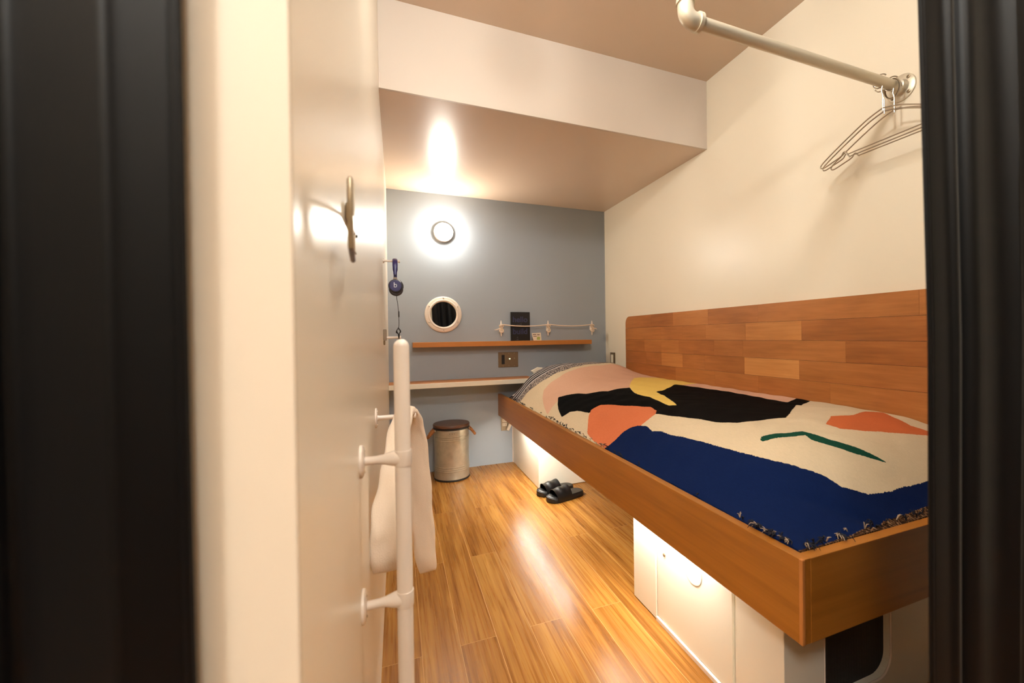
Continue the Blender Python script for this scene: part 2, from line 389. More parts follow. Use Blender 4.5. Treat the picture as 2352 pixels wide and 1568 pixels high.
# door pull
h = thing('door_pull', (XD, .45, 1.10), 'upright brushed metal lever pull on the cream door at the left, under the ceiling beam', 'door handle')
MB().box(XD, XD+.002, .596, .618, 1.128, 1.216, .0008).build('backplate', 'white_plastic', h)
MB().box(XD+.0005, -.0452, .500, .575, 1.144, 1.163, .002).build('rose', 'steel', h)
MB().tube([(-.0462, .53, 1.1535), (-.040, .45, 1.140), (-.0352, .400, 1.128)], .0020, 10).build('arm', 'steel', h)
MB().tube([(-.0350, .396, 1.1535), (-.0352, .396, 1.151), (-.0355, .398, 1.12), (-.0357, .402, 1.094)], [.0012, .0024, .0026, .0026], 14).build('lever', 'steel', h)
MB().tube([(-.0357, .402, 1.0955), (-.0385, .44, 1.0965), (-.0415, .485, 1.098)], .0026, 10).build('lever_end', 'lid_wood', h, label='dark angled tip of the lever')
MB().lathe([(.0022, 0), (.0022, .002), (.001, .0025)], (XD+.0018, .607, 1.150), (1, 0, 0), 12).build('keyhole', 'dark', h)

# ------------------------------------------------------------------ curtains
def curtain(name, edge, sgn, x_end, y0, amp, wl, label, phase, h2=.35):
    """edge(z): x of the free edge; folds run towards x_end"""
    t = thing(name, (edge(1.0), y0, 0), label, 'curtain')
    n = int(abs(x_end-edge(1))/.004); zs = np.linspace(.02, ZC-.053, 60)
    V = []; F = []
    for side in (0, 1):
        for z in zs:
            x0 = edge(z)
            for i in range(n+1):
                s = i/n*abs(x_end-x0); ss = s/wl
                env = min(1, s/.03+.1)
                y = y0+amp*env*(math.sin(2*PI*ss+phase)+h2*math.sin(4.6*PI*ss+1.3+phase+.25*z))+.004*math.sin(z*2.1+s*9)
                V.append((x0+sgn*(s+.006*math.sin(4*PI*ss)*env), y+(.0025 if side else 0), z))
    m = (n+1); h_ = len(zs)*m
    for side in (0, 1):
        for j in range(len(zs)-1):
            for i in range(n):
                a = side*h_+j*m+i; F.append([a, a+1, a+m+1, a+m])
    for j in range(len(zs)-1):
        a = j*m; F.append([a, a+m, a+m+h_, a+h_]); a = j*m+n; F.append([a, a+m, a+m+h_, a+h_])
    for i in range(n):
        F.append([i, i+1, i+1+h_, i+h_]); a = (len(zs)-1)*m+i; F.append([a, a+1, a+1+h_, a+h_])
    MB().add(V, F, True).build('cloth', 'curtain', t, autosm=80)
    e0 = edge(1.0)
    hem = MB(); hem.tube([(edge(z)+sgn*.001, y0+amp*.1*(math.sin(phase)+h2*math.sin(1.3+phase+.25*z))+.004*math.sin(z*2.1)+.001, z) for z in zs], .0024, 8)
    hem.build('side_hem', 'curtain', t)
    return t
def e_left(z):
    return -.0912 + (.0005*(z-1) if z > 1 else .010*(1-z)**1.6)
def e_right(z):
    return .495-(.055*max(0, z-1.0)**1.1)
curtain('curtain', e_left, -1, -1.5, .2395, .0085, .085, 'black floor-length cloth curtain in soft folds, left of the cream door jamb', 3.5, .16)
curtain('curtain', e_right, 1, 1.69, .25, .012, .10, 'black floor-length cloth curtain hanging on the right side, in front of the bed foot', 3.4)
tr = thing('curtain_track', (.2, .245, ZC-.05), 'white curtain track fixed to the ceiling above the two black curtains', 'curtain track')
MB().box(-1.55, 1.71, .228, .256, ZC-.03, ZC-.0005, .002).build('track', 'white', tr)
for i, x in enumerate([-1.3, -1.0, -.7, -.4, -.12, .46, .6, .8, 1.0, 1.2, 1.4, 1.6]):
    MB().box(x-.004, x+.004, .236, .246, ZC-.05, ZC-.028, .001).build('glider', 'white', tr)

# ------------------------------------------------------------------ ceiling lamps (outside the frame, they light the room) and an added fill globe
def ceiling_lamp(loc, r, m_, label):
    t = thing('ceiling_lamp', (loc[0], loc[1], ZC), label, 'ceiling lamp')
    MB().lathe([(.07, 0), (.07, -.018), (.05, -.024), (.03, -.03), (.03, loc[2]+r*.93-ZC), (0, loc[2]+r*.93-ZC)], (loc[0], loc[1], ZC-.0005)).build('base', 'white', t)
    MB().lathe([(r*math.sin(a), r*math.cos(a)) for a in np.linspace(.3, PI, 24)], loc).build('globe', m_, t)
ceiling_lamp(ROOM_LAMP, .085, 'globe_room', 'round white globe lamp on the ceiling over the foot of the bed')
ceiling_lamp(COR_LAMP, .085, 'globe_corridor', 'round white globe lamp in the middle of the corridor outside the black curtains')
ceiling_lamp(COR_FILL, .15, 'globe_corridor_side', 'added round white fill globe at the left end of the corridor outside the curtains')  # added fill for the bed foot rail, made large for a soft curtain shadow

# ------------------------------------------------------------------ wall lamp
L = (.340, YB, 1.813)
t = thing('wall_lamp', L, 'glowing round bulkhead lamp on the blue wall above the porthole mirror', 'wall lamp')
MB().lathe([(.072, 0), (.072, .034), (.069, .038), (.062, .038), (.062, .034), (0, .034)], L, (0, -1, 0), 48).build('base_ring', 'white', t)
MB().lathe([(.061, .035), (.0615, .046), (.059, .062), (.053, .078), (.042, .092), (.027, .101), (.012, .105), (0, .1055)], L, (0, -1, 0), 48).build('glass_dome', 'dome', t)

# ------------------------------------------------------------------ porthole mirror
C0 = (.332, YB, 1.192)
t = thing('porthole_mirror', C0, 'round porthole mirror in a white screwed rim on the blue wall, below the glowing lamp', 'mirror')
MB().lathe([(.096, .004), (.096, .024), (.100, .030), (.108, .031), (.111, .027), (.113, .022), (.126, .020), (.134, .015), (.137, .008), (.137, 0), (.096, 0)], C0, (0, -1, 0), 64).build('rim', 'white', t)
MB().lathe([(.0965, .010), (.0965, .013), (0, .013)], C0, (0, -1, 0), 64).build('mirror_glass', 'mirror', t)
for a in (90, 150, 30, 210, 330, 270):
    q = math.radians(a); c = (C0[0]+.122*math.cos(q), YB, C0[2]+.122*math.sin(q))
    sc_ = MB().lathe([(.0065, .018), (.0065, .0225), (.005, .0235), (0, .0235)], c, (0, -1, 0), 16).build('screw', 'white', t)
    MB().box(-.008, .008, -.0008, .0008, -.0014, .0014, mtx=Matrix.Translation((c[0], YB-.0237, c[2])) @ Matrix.Rotation(random.uniform(0, 3), 4, 'Y')).build('slot', 'plate', sc_, t)

# ------------------------------------------------------------------ shelf, desk
MBs = MB().box(.105, 1.531, 3.19, YB, .946, .982, .0015)
tag(MBs.build('wall_shelf', 'shelf_wood'), 'long slim orange-brown wooden shelf on the blue wall, under the rope', 'shelf')
t = thing('desk', (.45, 3.195, .66), 'shallow wall-to-wall desktop with wooden top and cream front edge, below the wooden shelf', 'desk')
MB().box(XL+.001, .99, 3.094, YB-.0005, .688, .6935).build('wood_top', 'shelf_wood', t)
MB().box(XL+.001, .99, 3.10, YB-.0005, .664, .688).build('board', 'white_panel', t)
MB().box(XL+.001, .99, 3.088, 3.0995, .658, .6925, .0015).build('front_edge', 'white_panel', t)

# ------------------------------------------------------------------ switch panel below the shelf
t = thing('switch_panel', (.834, YB, .831), 'bronze metal switch plate with a black slot on the blue wall, below the shelf', 'switch plate')
MB().box(.752, .916, YB-.007, YB, .771, .892, .002).build('plate', 'plate', t)
MB().box(.778, .803, YB-.010, YB-.0065, .797, .870, .001).build('socket_strip', 'dark', t)
MB().lathe([(.009, .006), (.009, .014), (.007, .017), (0, .017)], (.842, YB, .838), (0, -1, 0), 20).build('knob', 'plate', t)
MB().lathe([(.005, .016), (.005, .019), (0, .020)], (.842, YB, .838), (0, -1, 0), 16).build('indicator_light', 'indicator', t, label='small lit greenish indicator')
MB().lathe([(.006, .006), (.006, .011), (0, .012)], (.884, YB, .840), (0, -1, 0), 16).build('button', 'steel', t)
for x in (.790, .838, .884):
    for z in (.781, .883):
        MB().lathe([(.0035, .006), (.0035, .0085), (0, .009)], (x, YB, z), (0, -1, 0), 12).build('screw', 'steel', t)
# light switch on the right wall
t = thing('light_switch', (XR, 3.166, .817), 'narrow upright switch with bronze frame on the cream wall, left of the wooden headboard', 'light switch')
MB().box(XR-.008, XR, 3.128, 3.206, .765, .870, .002).build('frame', 'plate', t)
MB().box(XR-.013, XR-.0075, 3.150, 3.184, .783, .852, .0015).build('rocker', 'white_plastic', t)
# socket plate and plug under the rail, back wall
t = thing('wall_outlet', (.80, YB, .315), 'metal wall outlet with cream sockets on the blue wall, under the bed rail', 'outlet')
MB().box(.768, .838, YB-.006, YB, .262, .372, .0015).build('plate', 'steel', t)
for z in (.344, .312):
    sk = MB().box(.776, .812, YB-.016, YB-.0055, z-.012, z+.012, .002).build('socket', 'white_plastic', t)
    for dx in (-.006, .006): MB().box(.794+dx-.001, .794+dx+.001, YB-.0165, YB-.0155, z-.005, z+.005).build('slot', 'dark', sk, t)
t = thing('power_plug', (.826, YB-.02, .30), 'white right-angled power plug in the outlet under the bed rail', 'plug')
MB().box(-.011, .011, -.012, .012, -.030, .028, .003, mtx=Matrix.Translation((.827, YB-.028, .295)) @ Matrix.Rotation(.45, 4, 'Y')).build('plug_body', 'white_plastic', t)
MB().tube(catmull([(.838, YB-.026, .318), (.850, YB-.028, .322), (.862, YB-.03, .33), (.852, YB-.03, .372)], 5), .0028, 8).build('cord', 'white_plastic', t)

# ------------------------------------------------------------------ pegs
def peg(loc, length, r, label, base=(.012, .022)):
    x, y, z = loc
    t = thing('wall_peg', loc, label, 'wall hook')
    MB().lathe([(base[1], 0), (base[1], .003), (base[1]*.9, .005), (0, .005)], loc, (1, 0, 0), 28).build('flange', 'white', t)
    MB().lathe([(r*1.25, .004), (r, .010), (r, length-.010), (r*1.5, length-.004), (r*1.5, length), (0, length)], loc, (1, 0, 0), 18).build('rod', 'white', t)
    for s in (-1, 1): MB().lathe([(.0022, .004), (.0022, .006), (0, .0065)], (x, y, z+s*base[1]*.68), (1, 0, 0), 8).build('screw', 'steel', t)
    return t
peg((XL, 2.20, 1.392), .077, .005, 'thin white wall peg that holds the headphones', (.01, .012))
peg((XL, 2.20, 1.019), .077, .006, 'white wall peg behind the rounded top of the grab bar', (.01, .014))
peg((XL, 1.255, .797), .105, .0065, 'white wall peg with round flange that holds the towel', (.01, .027))
t = thing('wall_bracket', (XL, 2.10, 1.0), 'small tan bracket on the left wall edge, beside the top of the grab bar', 'bracket')
MB().box(XL, XL+.014, 2.085, 2.125, 1.005, 1.058, .003).build('body', M['arm_grey'], t)
MB().box(XL, XL+.008, 2.09, 2.12, .985, 1.006, .003).build('catch', 'plate', t)

# ------------------------------------------------------------------ grab bar
GX, GY = .0055, .638
t = thing('grab_bar', (GX, GY, 0), 'upright white tubular grab bar with rounded top, in front of the towel', 'grab bar')
R = .0108
MB().tube([(GX, GY, 0.0), (GX, GY, 1.004)]+[(GX, GY, 1.004+R*math.sin(a)) for a in (.35, .7, 1.05, 1.3, 1.5)], [R, R]+[R*math.cos(a) for a in (.35, .7, 1.05, 1.3, 1.5)], 32).build('bar', 'white', t)
MB().lathe([(.024, 0), (.024, .004), (.013, .010), (.0112, .010)], (GX, GY, 0)).build('foot', 'white', t)
for z in (.846, .645, .20):
    st = MB().lathe([(.0058, .003), (.0058, .022), (.0070, .030), (.0100, .040), (.0112, .046), (.0112, .052), (.006, .0556)], (XD, GY, z), (1, 0, 0), 24).build('standoff', 'white', t)
    MB().lathe([(.0222, 0), (.0222, .003), (.019, .0048), (.0075, .006), (0, .006)], (XD, GY, z), (1, 0, 0), 32).build('flange', 'white', st, t)
    MB().lathe([(R+.0008, -.011), (R+.0012, -.009), (R+.0012, .009), (R+.0008, .011)], (GX, GY, z), (0, 0, 1), 32).build('collar', 'white', st, t)
    for s in (-1, 1): MB().lathe([(.0018, .0045), (.0018, .0062), (0, .0066)], (XD, GY, z+s*.0145), (1, 0, 0), 8).build('screw', 'steel', st, t)

# ------------------------------------------------------------------ towel
def towel():
    t = thing('towel', (.02, 1.25, .797), 'pale fluffy hand towel folded lengthwise over the wall peg behind the grab bar', 'towel')
    legs = [  # centre points, half width in x, half thickness
        ('front_fall', [(-.026, .862, .572), (-.026, .868, .62), (-.019, .91, .675), (-.008, 1.0, .72), (.0, 1.10, .775), (.012, 1.20, .805), (.024, 1.262, .811)], [.026, .030, .032, .030, .027, .024, .023]),
        ('back_fall', [(.024, 1.255, .810), (.034, 1.285, .79), (.044, 1.31, .74), (.054, 1.325, .64), (.060, 1.33, .52), (.068, 1.332, .40), (.077, 1.335, .302)], [.022, .026, .030, .032, .033, .032, .028])]
    for nm, P, Wd in legs:
        k = 8; P2 = catmull(P, k); n = 28; V = []; idx = 0
        for i, p in enumerate(P2):
            f = i/(len(P2)-1)*(len(P)-1); a = int(min(f, len(P)-2)); wv = Wd[a]+(Wd[a+1]-Wd[a])*(f-a)
            tt = (P2[min(i+1, len(P2)-1)]-P2[max(i-1, 0)]).normalized()
            side = Vector((1, 0, 0)); side = (side-tt*side.dot(tt)).normalized(); nrm = tt.cross(side)
            endf = math.sqrt(max(.05, min(1, (i if nm == 'front_fall' else len(P2)-1-i)/4)))
            for j in range(n):
                q = 2*PI*j/n; cx = math.copysign(abs(math.cos(q))**.6, math.cos(q)); cy = math.copysign(abs(math.sin(q))**.8, math.sin(q))
                wob = 1+.10*math.sin(3*q+i*.35)+.05*math.sin(7*q+i*.9)
                crease = -.0035*math.exp(-((cx+.15*math.sin(i*.12))/.18)**2)
                V.append(p+side*cx*wv*(.8+.2*endf)*(1+.05*math.sin(i*.7+q))+nrm*(cy*.0125*wob+ (crease if cy < 0 else -crease))*endf)
        F = [[i*n+j, i*n+(j+1) % n, (i+1)*n+(j+1) % n, (i+1)*n+j] for i in range(len(P2)-1) for j in range(n)]
        F += [list(range(n))[::-1], [(len(P2)-1)*n+j for j in range(n)]]
        MB().add(V, F, True).build(nm, 'towel', t, autosm=75)
    # the inner layer of the fold seen between the two falls
    P = [(.006, .955, .60), (.008, .98, .66), (.012, 1.06, .72), (.018, 1.16, .77), (.024, 1.24, .796)]
    P2 = catmull(P, 6); mb = MB(); mb.tube(P2, [.004+.016*min(1, (i+1)/6) for i in range(len(P2))], 16, flat=.35)
    mb.build('inner_fold', 'towel', t)
towel()

# ------------------------------------------------------------------ headphones
def headphones():
    HX, HY = -.0035, 2.20
    t = thing('headphones', (HX, HY, 1.26), 'indigo on-ear headphones with a dangling cable on the thin white peg', 'headphones')
    pts = [(HX, 2.135, 1.318), (HX, 2.137, 1.345)]+[(HX, HY-.060*math.cos(a), 1.352+.050*math.sin(a)) for a in np.linspace(.15, PI-.15, 15)]+[(HX, 2.263, 1.345), (HX, 2.265, 1.318)]
    V = []; n = 10
    for i, p in enumerate(pts):
        p = Vector(p); tt = (Vector(pts[min(i+1, len(pts)-1)])-Vector(pts[max(i-1, 0)])).normalized(); nr = tt.cross(Vector((1, 0, 0)))
        wv = .0115 if 1 < i < len(pts)-2 else .008
        for j in range(n):
            q = 2*PI*j/n; V.append(p+Vector((1, 0, 0))*wv*math.cos(q)+nr*.0035*math.sin(q))
    F = [[i*n+j, i*n+(j+1) % n, (i+1)*n+(j+1) % n, (i+1)*n+j] for i in range(len(pts)-1) for j in range(n)]+[list(range(n))[::-1], [(len(pts)-1)*n+j for j in range(n)]]
    MB().add(V, F, True).build('headband', 'purple', t)
    for s, y in ((-1, 2.135), (1, 2.265)):
        MB().box(HX-.002, HX+.002, y-.0015, y+.0015, 1.296, 1.320, .0006).build('slider', 'dark', t)
        MB().prism([(HX-.008, 1.305), (HX+.008, 1.305), (HX+.013, 1.276), (HX-.013, 1.276)], y-.003, y+.003, 'XZ').build('arm', M['arm_grey'], t)
        yo = 2.124 if s < 0 else 2.276
        MB().lathe([(.030, 0), (.031, .006), (.028, .011), (.0, .011)], (HX, yo, 1.263), (0, s, 0), 36).build('ear_cup', M['navy_plastic'], t)
        MB().lathe([(.031, .0), (.0335, .004), (.0335, .014), (.028, .020), (0, .020)], (HX+.003, yo, 1.262), (0, -s, 0), 36).build('ear_pad', M['grey_pad'], t)
        if s < 0:
            MB().lathe([(.0262, .0112), (.0262, .0122), (.0245, .0125), (.0245, .011)], (HX, yo, 1.263), (0, -1, 0), 36).build('cup_ring', 'purple', t)
            text_part('cup_emblem', 'b', .034, Matrix.Translation((HX, yo-.0125, 1.265)) @ Matrix.Rotation(PI/2, 4, 'X'), 'logo_white', t, t, .0006, bold=0, label='white lower-case b on the ear cup')
    c = catmull([(HX+.004, 2.125, 1.233), (HX+.006, 2.127, 1.20), (HX+.011, 2.13, 1.16), (HX+.013, 2.13, 1.11), (HX+.013, 2.13, 1.08), (HX+.010, 2.13, 1.055)], 6)
    cb = MB().tube(c, .0013, 8).build('cable', 'dark', t)
    MB().tube([(HX+.0125, 2.13, 1.145), (HX+.0130, 2.13, 1.142), (HX+.0132, 2.13, 1.118), (HX+.0132, 2.13, 1.114)], [.001, .0030, .0030, .001], 10).build('inline_remote', 'dark', cb, t)
    mb = MB()
    for k in range(4):
        w_ = .006+.0015*k; dy = .002*k
        mb.tube(catmull([(HX+.010, 2.13+dy, 1.066), (HX+.010-w_, 2.13+dy, 1.05-.002*k), (HX+.011, 2.13+dy, 1.032), (HX+.012-w_*.4, 2.13+dy, 1.00), (HX+.013, 2.13+dy, .97-.004*k), (HX+.013+w_*.4, 2.13+dy, 1.0), (HX+.012, 2.13+dy, 1.032), (HX+.011+w_, 2.13+dy, 1.048), (HX+.010, 2.13+dy, 1.066)], 5), .0013, 6)
    mb.tube([(HX+.012, 2.132, 1.036), (HX+.012, 2.133, 1.022)], .0040, 8)
    mb.build('cable_bundle', 'dark', t)
headphones()

# ------------------------------------------------------------------ rope on cleats
def cleat(x, label):
    z = 1.083; t = thing('rope_cleat', (x, YB, z), label, 'cleat', 'cleats above the shelf')
    hz_ = [(x, YB-.030, z+.062), (x, YB-.032, z+.045), (x, YB-.030, z+.02), (x, YB-.029, z), (x, YB-.030, z-.02), (x, YB-.032, z-.045), (x, YB-.030, z-.062)]
    MB().tube(hz_, [.003, .006, .0085, .0095, .0085, .006, .003], 14).build('horns', 'white', t)
    MB().box(x-.009, x+.009, YB-.024, YB, z-.018, z+.018, .003).build('base', 'white', t)
    return t
for x, lb in ((.773, 'leftmost of the three pale rope cleats, above the shelf, left of the black book'), (1.169, 'middle pale rope cleat above the shelf, right of the small card'), (1.571, 'rightmost pale rope cleat above the shelf end, nearest the cream wall')): cleat(x, lb)
def rope():
    t = thing('rope', (1.17, YB-.04, 1.11), 'thin pale rope strung in two shallow swags between the three wall cleats', 'rope')
    y = YB-.050; z = 1.083
    def sag(xa, xb, z0, d):
        return [(xa+(xb-xa)*i/12, y, z0-d*4*(i/12)*(1-i/12)) for i in range(13)]
    MB().tube(sag(.778, 1.162, 1.113, .014), .0042, 10).build('strand', 'rope', t)
    MB().tube(sag(1.176, 1.566, 1.113, .013), .0042, 10).build('strand', 'rope', t)
    for x, tail in ((.773, -1), (1.169, 0), (1.571, 1)):
        mb = MB()
        for k, wv in enumerate((.017, .013)):
            P = []
            for i in range(41):
                a = 2*PI*i/40
                P.append((x+wv*math.sin(2*a)*.95, y+.010-.006*math.cos(a*2)-.004*k, z+.028*math.cos(a)-.004*k))
            mb.tube(P, .0042, 8)
        mb.tube([(x-.014, y+.004, z+.024), (x+.015, y+.002, z-.014)], .0042, 8)
        if tail: mb.tube([(x+tail*.008, y+.004, z-.002), (x+tail*.022, y+.003, z-.004), (x+tail*.036, y+.002, z-.010), (x+tail*(.058 if tail < 0 else .042), y+.002, z-.013)], [.0042, .0042, .0038, .0015], 8)
        mb.build('knot', 'rope', t)
rope()

# ------------------------------------------------------------------ book and card on shelf
t = thing('book', (.93, 3.274, .982), 'black upright book with dark blue lettering standing on the shelf behind the rope', 'book')
MB().box(.852, 1.011, 3.264, 3.284, .9825, 1.214, .0015).build('cover', 'book_black', t)
def ftext(nm, s, size, x, z, y, m_, par, align='LEFT', bold=0, label=None):
    return text_part(nm, s, size, Matrix.Translation((x, y, z)) @ Matrix.Rotation(PI/2, 4, 'X'), m_, par, par, .0003, align, label, bold)
ftext('title_text', 'hello', .064, .865, 1.152, 3.2638, 'book_blue', t, bold=.0012)
ftext('title_text', 'build', .064, .865, 1.056, 3.2638, 'book_blue', t, bold=.0012)
ftext('title_text', 'roll', .032, .897, 1.112, 3.2638, 'book_grey', t, bold=.0003)
MB().lathe([(.0055, 0), (.0055, .0006), (0, .0006)], (.905, 3.264, 1.010), (0, -1, 0), 16).build('emblem', 'book_grey', t)
MB().box(.897, .913, 3.2634, 3.2642, .988, .998).build('emblem', 'book_grey', t)
t = thing('card', (1.055, 3.22, .982), 'small cream printed card with olive print on the shelf, right of the black book', 'card')
MB().prism([(1.026, .9825), (1.091, .9825), (1.086, 1.046), (1.010, 1.042), (1.014, 1.020)], 3.214, 3.217, 'XZ').build('paper', 'card', t)
MB().prism([(1.050, .990), (1.078, .987), (1.080, 1.012), (1.056, 1.015)], 3.2133, 3.2139, 'XZ').build('print', 'green_dot', t)
MB().box(1.018, 1.046, 3.2131, 3.2139, 1.028, 1.034).build('print', 'brown_print', t)
MB().box(1.022, 1.050, 3.2131, 3.2139, 1.014, 1.019).build('print', 'brown_print', t)
MB().box(1.054, 1.076, 3.2128, 3.2132, 1.026, 1.032).build('print', 'brown_print', t)

# ------------------------------------------------------------------ metal bin
def bin_():
    c = (.360, 3.128, 0)
    t = thing('metal_bin', c, 'galvanised metal bin with dark wooden lid and rope handles, under the desk', 'bin')
    prof = [(.124, .010), (.124, .022)]
    def rib(z): return [(.1225, z-.004), (.1245, z-.002), (.1245, z+.002), (.1225, z+.004)]
    prof += [(.1222, .03)]+rib(.070)+rib(.084)+rib(.098)+[(.1222, .2)]+rib(.286)+rib(.300)+rib(.314)+[(.1222, .345), (.1222, .362), (.119, .366), (.119, .36), (0, .36)]
    MB().lathe(prof, c, (0, 0, 1), 72).build('body', 'can', t)
    MB().lathe([(.120, 0), (.126, .001), (.1272, .006), (.126, .012), (.123, .014)], c, (0, 0, 1), 72).build('base_ring', 'black_rubber', t)
    MB().lathe([(.124, .360), (.1285, .361), (.1285, .371), (.124, .373), (0, .373)], c, (0, 0, 1), 72).build('rim', 'black_rubber', t)
    MB().lathe([(.126, .373), (.1295, .376), (.1295, .390), (.126, .394), (0, .395)], c, (0, 0, 1), 72).build('lid', 'lid_wood', t)
    for s in (-1, 1):
        mb = MB(); hp = []
        for i in range(41):
            a = PI*i/40; hp.append(Vector((c[0]+s*(.120+.046*math.sin(a)), c[1]-.035*math.cos(a)-.012, .356-.052*math.sin(a)**1.3)))
        for ph in (0, 2.09, 4.19):
            mb.tube([p+Vector((math.cos(i*.55+ph)*.0045, math.sin(i*.55+ph)*.0045, math.sin(i*.55+ph)*.0045)) for i, p in enumerate(hp)], .0056, 8)
        hn = mb.build('rope_handle', 'jute', t)
        for yy in (-.047, .023):
            MB().lathe([(.011, 0), (.011, .004), (.006, .006)], (c[0]+s*.117, c[1]+yy, .352), (s, 0, 0), 18).build('grommet', 'steel', hn, t)
    for k in (-1, 0, 1): MB().lathe([(.0022, 0), (.0022, .0025), (0, .0028)], (c[0]+k*.016-.01, c[1]-.1222*math.sqrt(1-(k*.016-.01)**2/.1222**2), .338), (0, -1, 0), 8).build('rivet', 'dark', t)
bin_()

# ------------------------------------------------------------------ slides (toe towards -x)
def slide():
    t = thing('slide_sandal', (0, 0, 0), 'black leather slide sandal on the floor, the nearer of the pair beside the white box', 'sandal', 'pair of black slides')
    out = []
    L_ = .262
    def half(u):  # half width along length 0 (toe) .. 1 (heel)
        return .0505*(.93+.07*min(1, u/.35))*(1-.26*max(0, (u-.38)/.62)**1.2)*(math.sqrt(max(0, 1-max(0, (u-.86)/.14)**2)) if u > .86 else 1)*(math.sqrt(max(0, 1-((.16-u)/.16)**2)) if u < .16 else 1)
    us = [0.001, .01, .03, .06, .1, .16, .24, .34, .46, .58, .7, .8, .86, .9, .94, .97, .99, .999]
    rings = [[(u*L_-L_/2, half(u)) for u in us]+[(u*L_-L_/2, -half(u)) for u in us[::-1]]][0]
    def slab(z0, z1, s, lift):
        V = []; n = len(rings)
        for (dz, k) in ((z0, s*.97), (z0+.003, s), (z1-.003, s), (z1, s*.96)):
            V += [(x*k, y*k, dz+lift*max(0, (-x-.07)/.06)**2*.006) for x, y in rings]
        F = [[a*n+j, a*n+(j+1) % n, (a+1)*n+(j+1) % n, (a+1)*n+j] for a in range(3) for j in range(n)]+[list(range(n))[::-1], [3*n+j for j in range(n)]]
        return V, F
    V, F = slab(0, .030, 1.0, 1); MB().add(V, F, True).build('sole', 'black_rubber', t)
    V, F = slab(.029, .034, .965, 1); MB().add(V, F, True).build('footbed', 'black_leather', t)
    V = []; F = []; nu, nv = 20, 24
    for side in (0, 1):
        for i in range(nu+1):
            u = i/nu
            for j in range(nv+1):
                v = j/nv; a = PI*v
                x = -.082+.105*u + .012*math.sin(a)*(-1)
                hw = .0525-.002*u; H = .060+.014*u
                yy = -hw*math.cos(a); zz = .010+H*math.sin(a)**.75
                k = .0022 if side else 0
                pad = .0026*math.cos((u-.5)*PI*4+.8*math.sin(a))*math.sin(a)
                V.append((x, yy*(1-k/.05), zz-k+pad))
    m_ = nv+1; hh = (nu+1)*m_
    for side in (0, 1):
        for i in range(nu):
            for j in range(nv): a = side*hh+i*m_+j; F.append([a, a+1, a+m_+1, a+m_])
    for j in range(nv):
        F.append([j, j+1, j+1+hh, j+hh]); a = nu*m_+j; F.append([a, a+1, a+1+hh, a+hh])
    MB().add(V, F, True).build('strap', 'black_leather', t, autosm=70)
    return t
s1 = slide(); s1.location = (.968, 2.428, 0); s1.rotation_euler = (0, 0, math.radians(12))
s2 = copy_tree(s1); s2.location = (.945, 2.545, 0); s2.rotation_euler = (0, 0, math.radians(9))
s2['label'] = 'black leather slide sandal touching the white box, half hidden behind its pair'

# ------------------------------------------------------------------ pipe rail
def pipe_rail():
    z, y = 1.900, .964
    t = thing('pipe_rail', (XR, y, z), 'beige metal pipe clothes rail from the cream wall up to the ceiling, with an elbow', 'clothes rail')
    MB().tube([(.80, y, z), (1.70, y, z)], .0172, 28).build('rod', 'pipe', t)
    MB().tube([(.766, y, z+.045), (.766, y, ZC-.001)], .0172, 28).build('upright', 'pipe', t)
    el = [(.812, y, z), (.790, y, z), (.779, y, z+.003), (.770, y, z+.011), (.766, y, z+.024), (.766, y, z+.048)]
    mb = MB().tube(catmull(el, 5), .0225, 28)
    mb.lathe([(.0262, 0), (.0262, .012), (.0225, .014)], (.803, y, z), (1, 0, 0), 28); mb.lathe([(.0262, 0), (.0262, .012), (.0225, .014)], (.766, y, z+.040), (0, 0, 1), 28)
    mb.build('elbow', 'pipe', t)
    fl = MB().lathe([(.0475, 0), (.0475, .004), (.045, .006), (.028, .008), (.025, .012), (.025, .030), (.022, .032), (.0172, .032)], (XR, y, z), (-1, 0, 0), 48).build('wall_flange', 'pipe', t)
    for k in range(4):
        a = PI/4+k*PI/2
        MB().lathe([(.0055, 0), (.0055, .0035), (.003, .0045), (0, .0045)], (XR-.006, y+.037*math.cos(a), z+.037*math.sin(a)), (-1, 0, 0), 16).build('screw', 'plate', fl, t)
    MB().lathe([(.046, 0), (.046, .005), (.044, .006), (.028, .006)], (.766, y, ZC-.0005), (0, 0, -1), 40).build('ceiling_flange', 'pipe', t)
    r_ = thing('rail_ring', (1.655, y, z-.02), 'flat metal ring hanging on the pipe rail beside the wall flange', 'ring')
    MB().tube([(1.668, y+.0335*math.cos(a)*.72, z-.012+.0335*math.sin(a)) for a in np.linspace(0, 2*PI, 41)], .0026, 8, flat=2.0).build('band', 'chrome', r_)
pipe_rail()
def hanger(x, rz, dy, label):
    y0, z0 = .955+dy, 1.805
    t = thing('wire_hanger', (x, y0, z0), label, 'clothes hanger', 'wire hangers on the pipe rail', rz)
    def P(a, b): return (x, y0+a, z0+b)
    hook = [(.0, -.010), (.0, .03), (.002, .052), (.014, .066), (.028, .078)]
    hk = [P(0, -.012), P(0, .040), P(.004, .058)]+[P(.009+.0225*math.cos(a), .095+.0225*math.sin(a)) for a in np.linspace(-1.9, 2.6, 16)]
    MB().tube(hk, .0023, 8).build('hook', 'chrome', t)
    def arm(s): return [P(s*a, b) for a, b in ((.004, -.004), (.05, -.018), (.10, -.042), (.16, -.074), (.21, -.103), (.228, -.116), (.233, -.124), (.228, -.130), (.215, -.131), (.18, -.122), (.150, -.113), (.142, -.103), (.136, -.100), (.130, -.106), (.122, -.116))]
    pts = catmull(arm(1)[::-1]+arm(-1), 4)
    MB().tube(pts, .0024, 8).build('frame', 'chrome', t)
    MB().tube([P(.126, -.114), P(-.126, -.114)], .0022, 8).build('bar', 'chrome', t)
    return t
hanger(1.600, math.radians(8), .0, 'wire clothes hanger on the pipe rail, farthest from the cream wall')
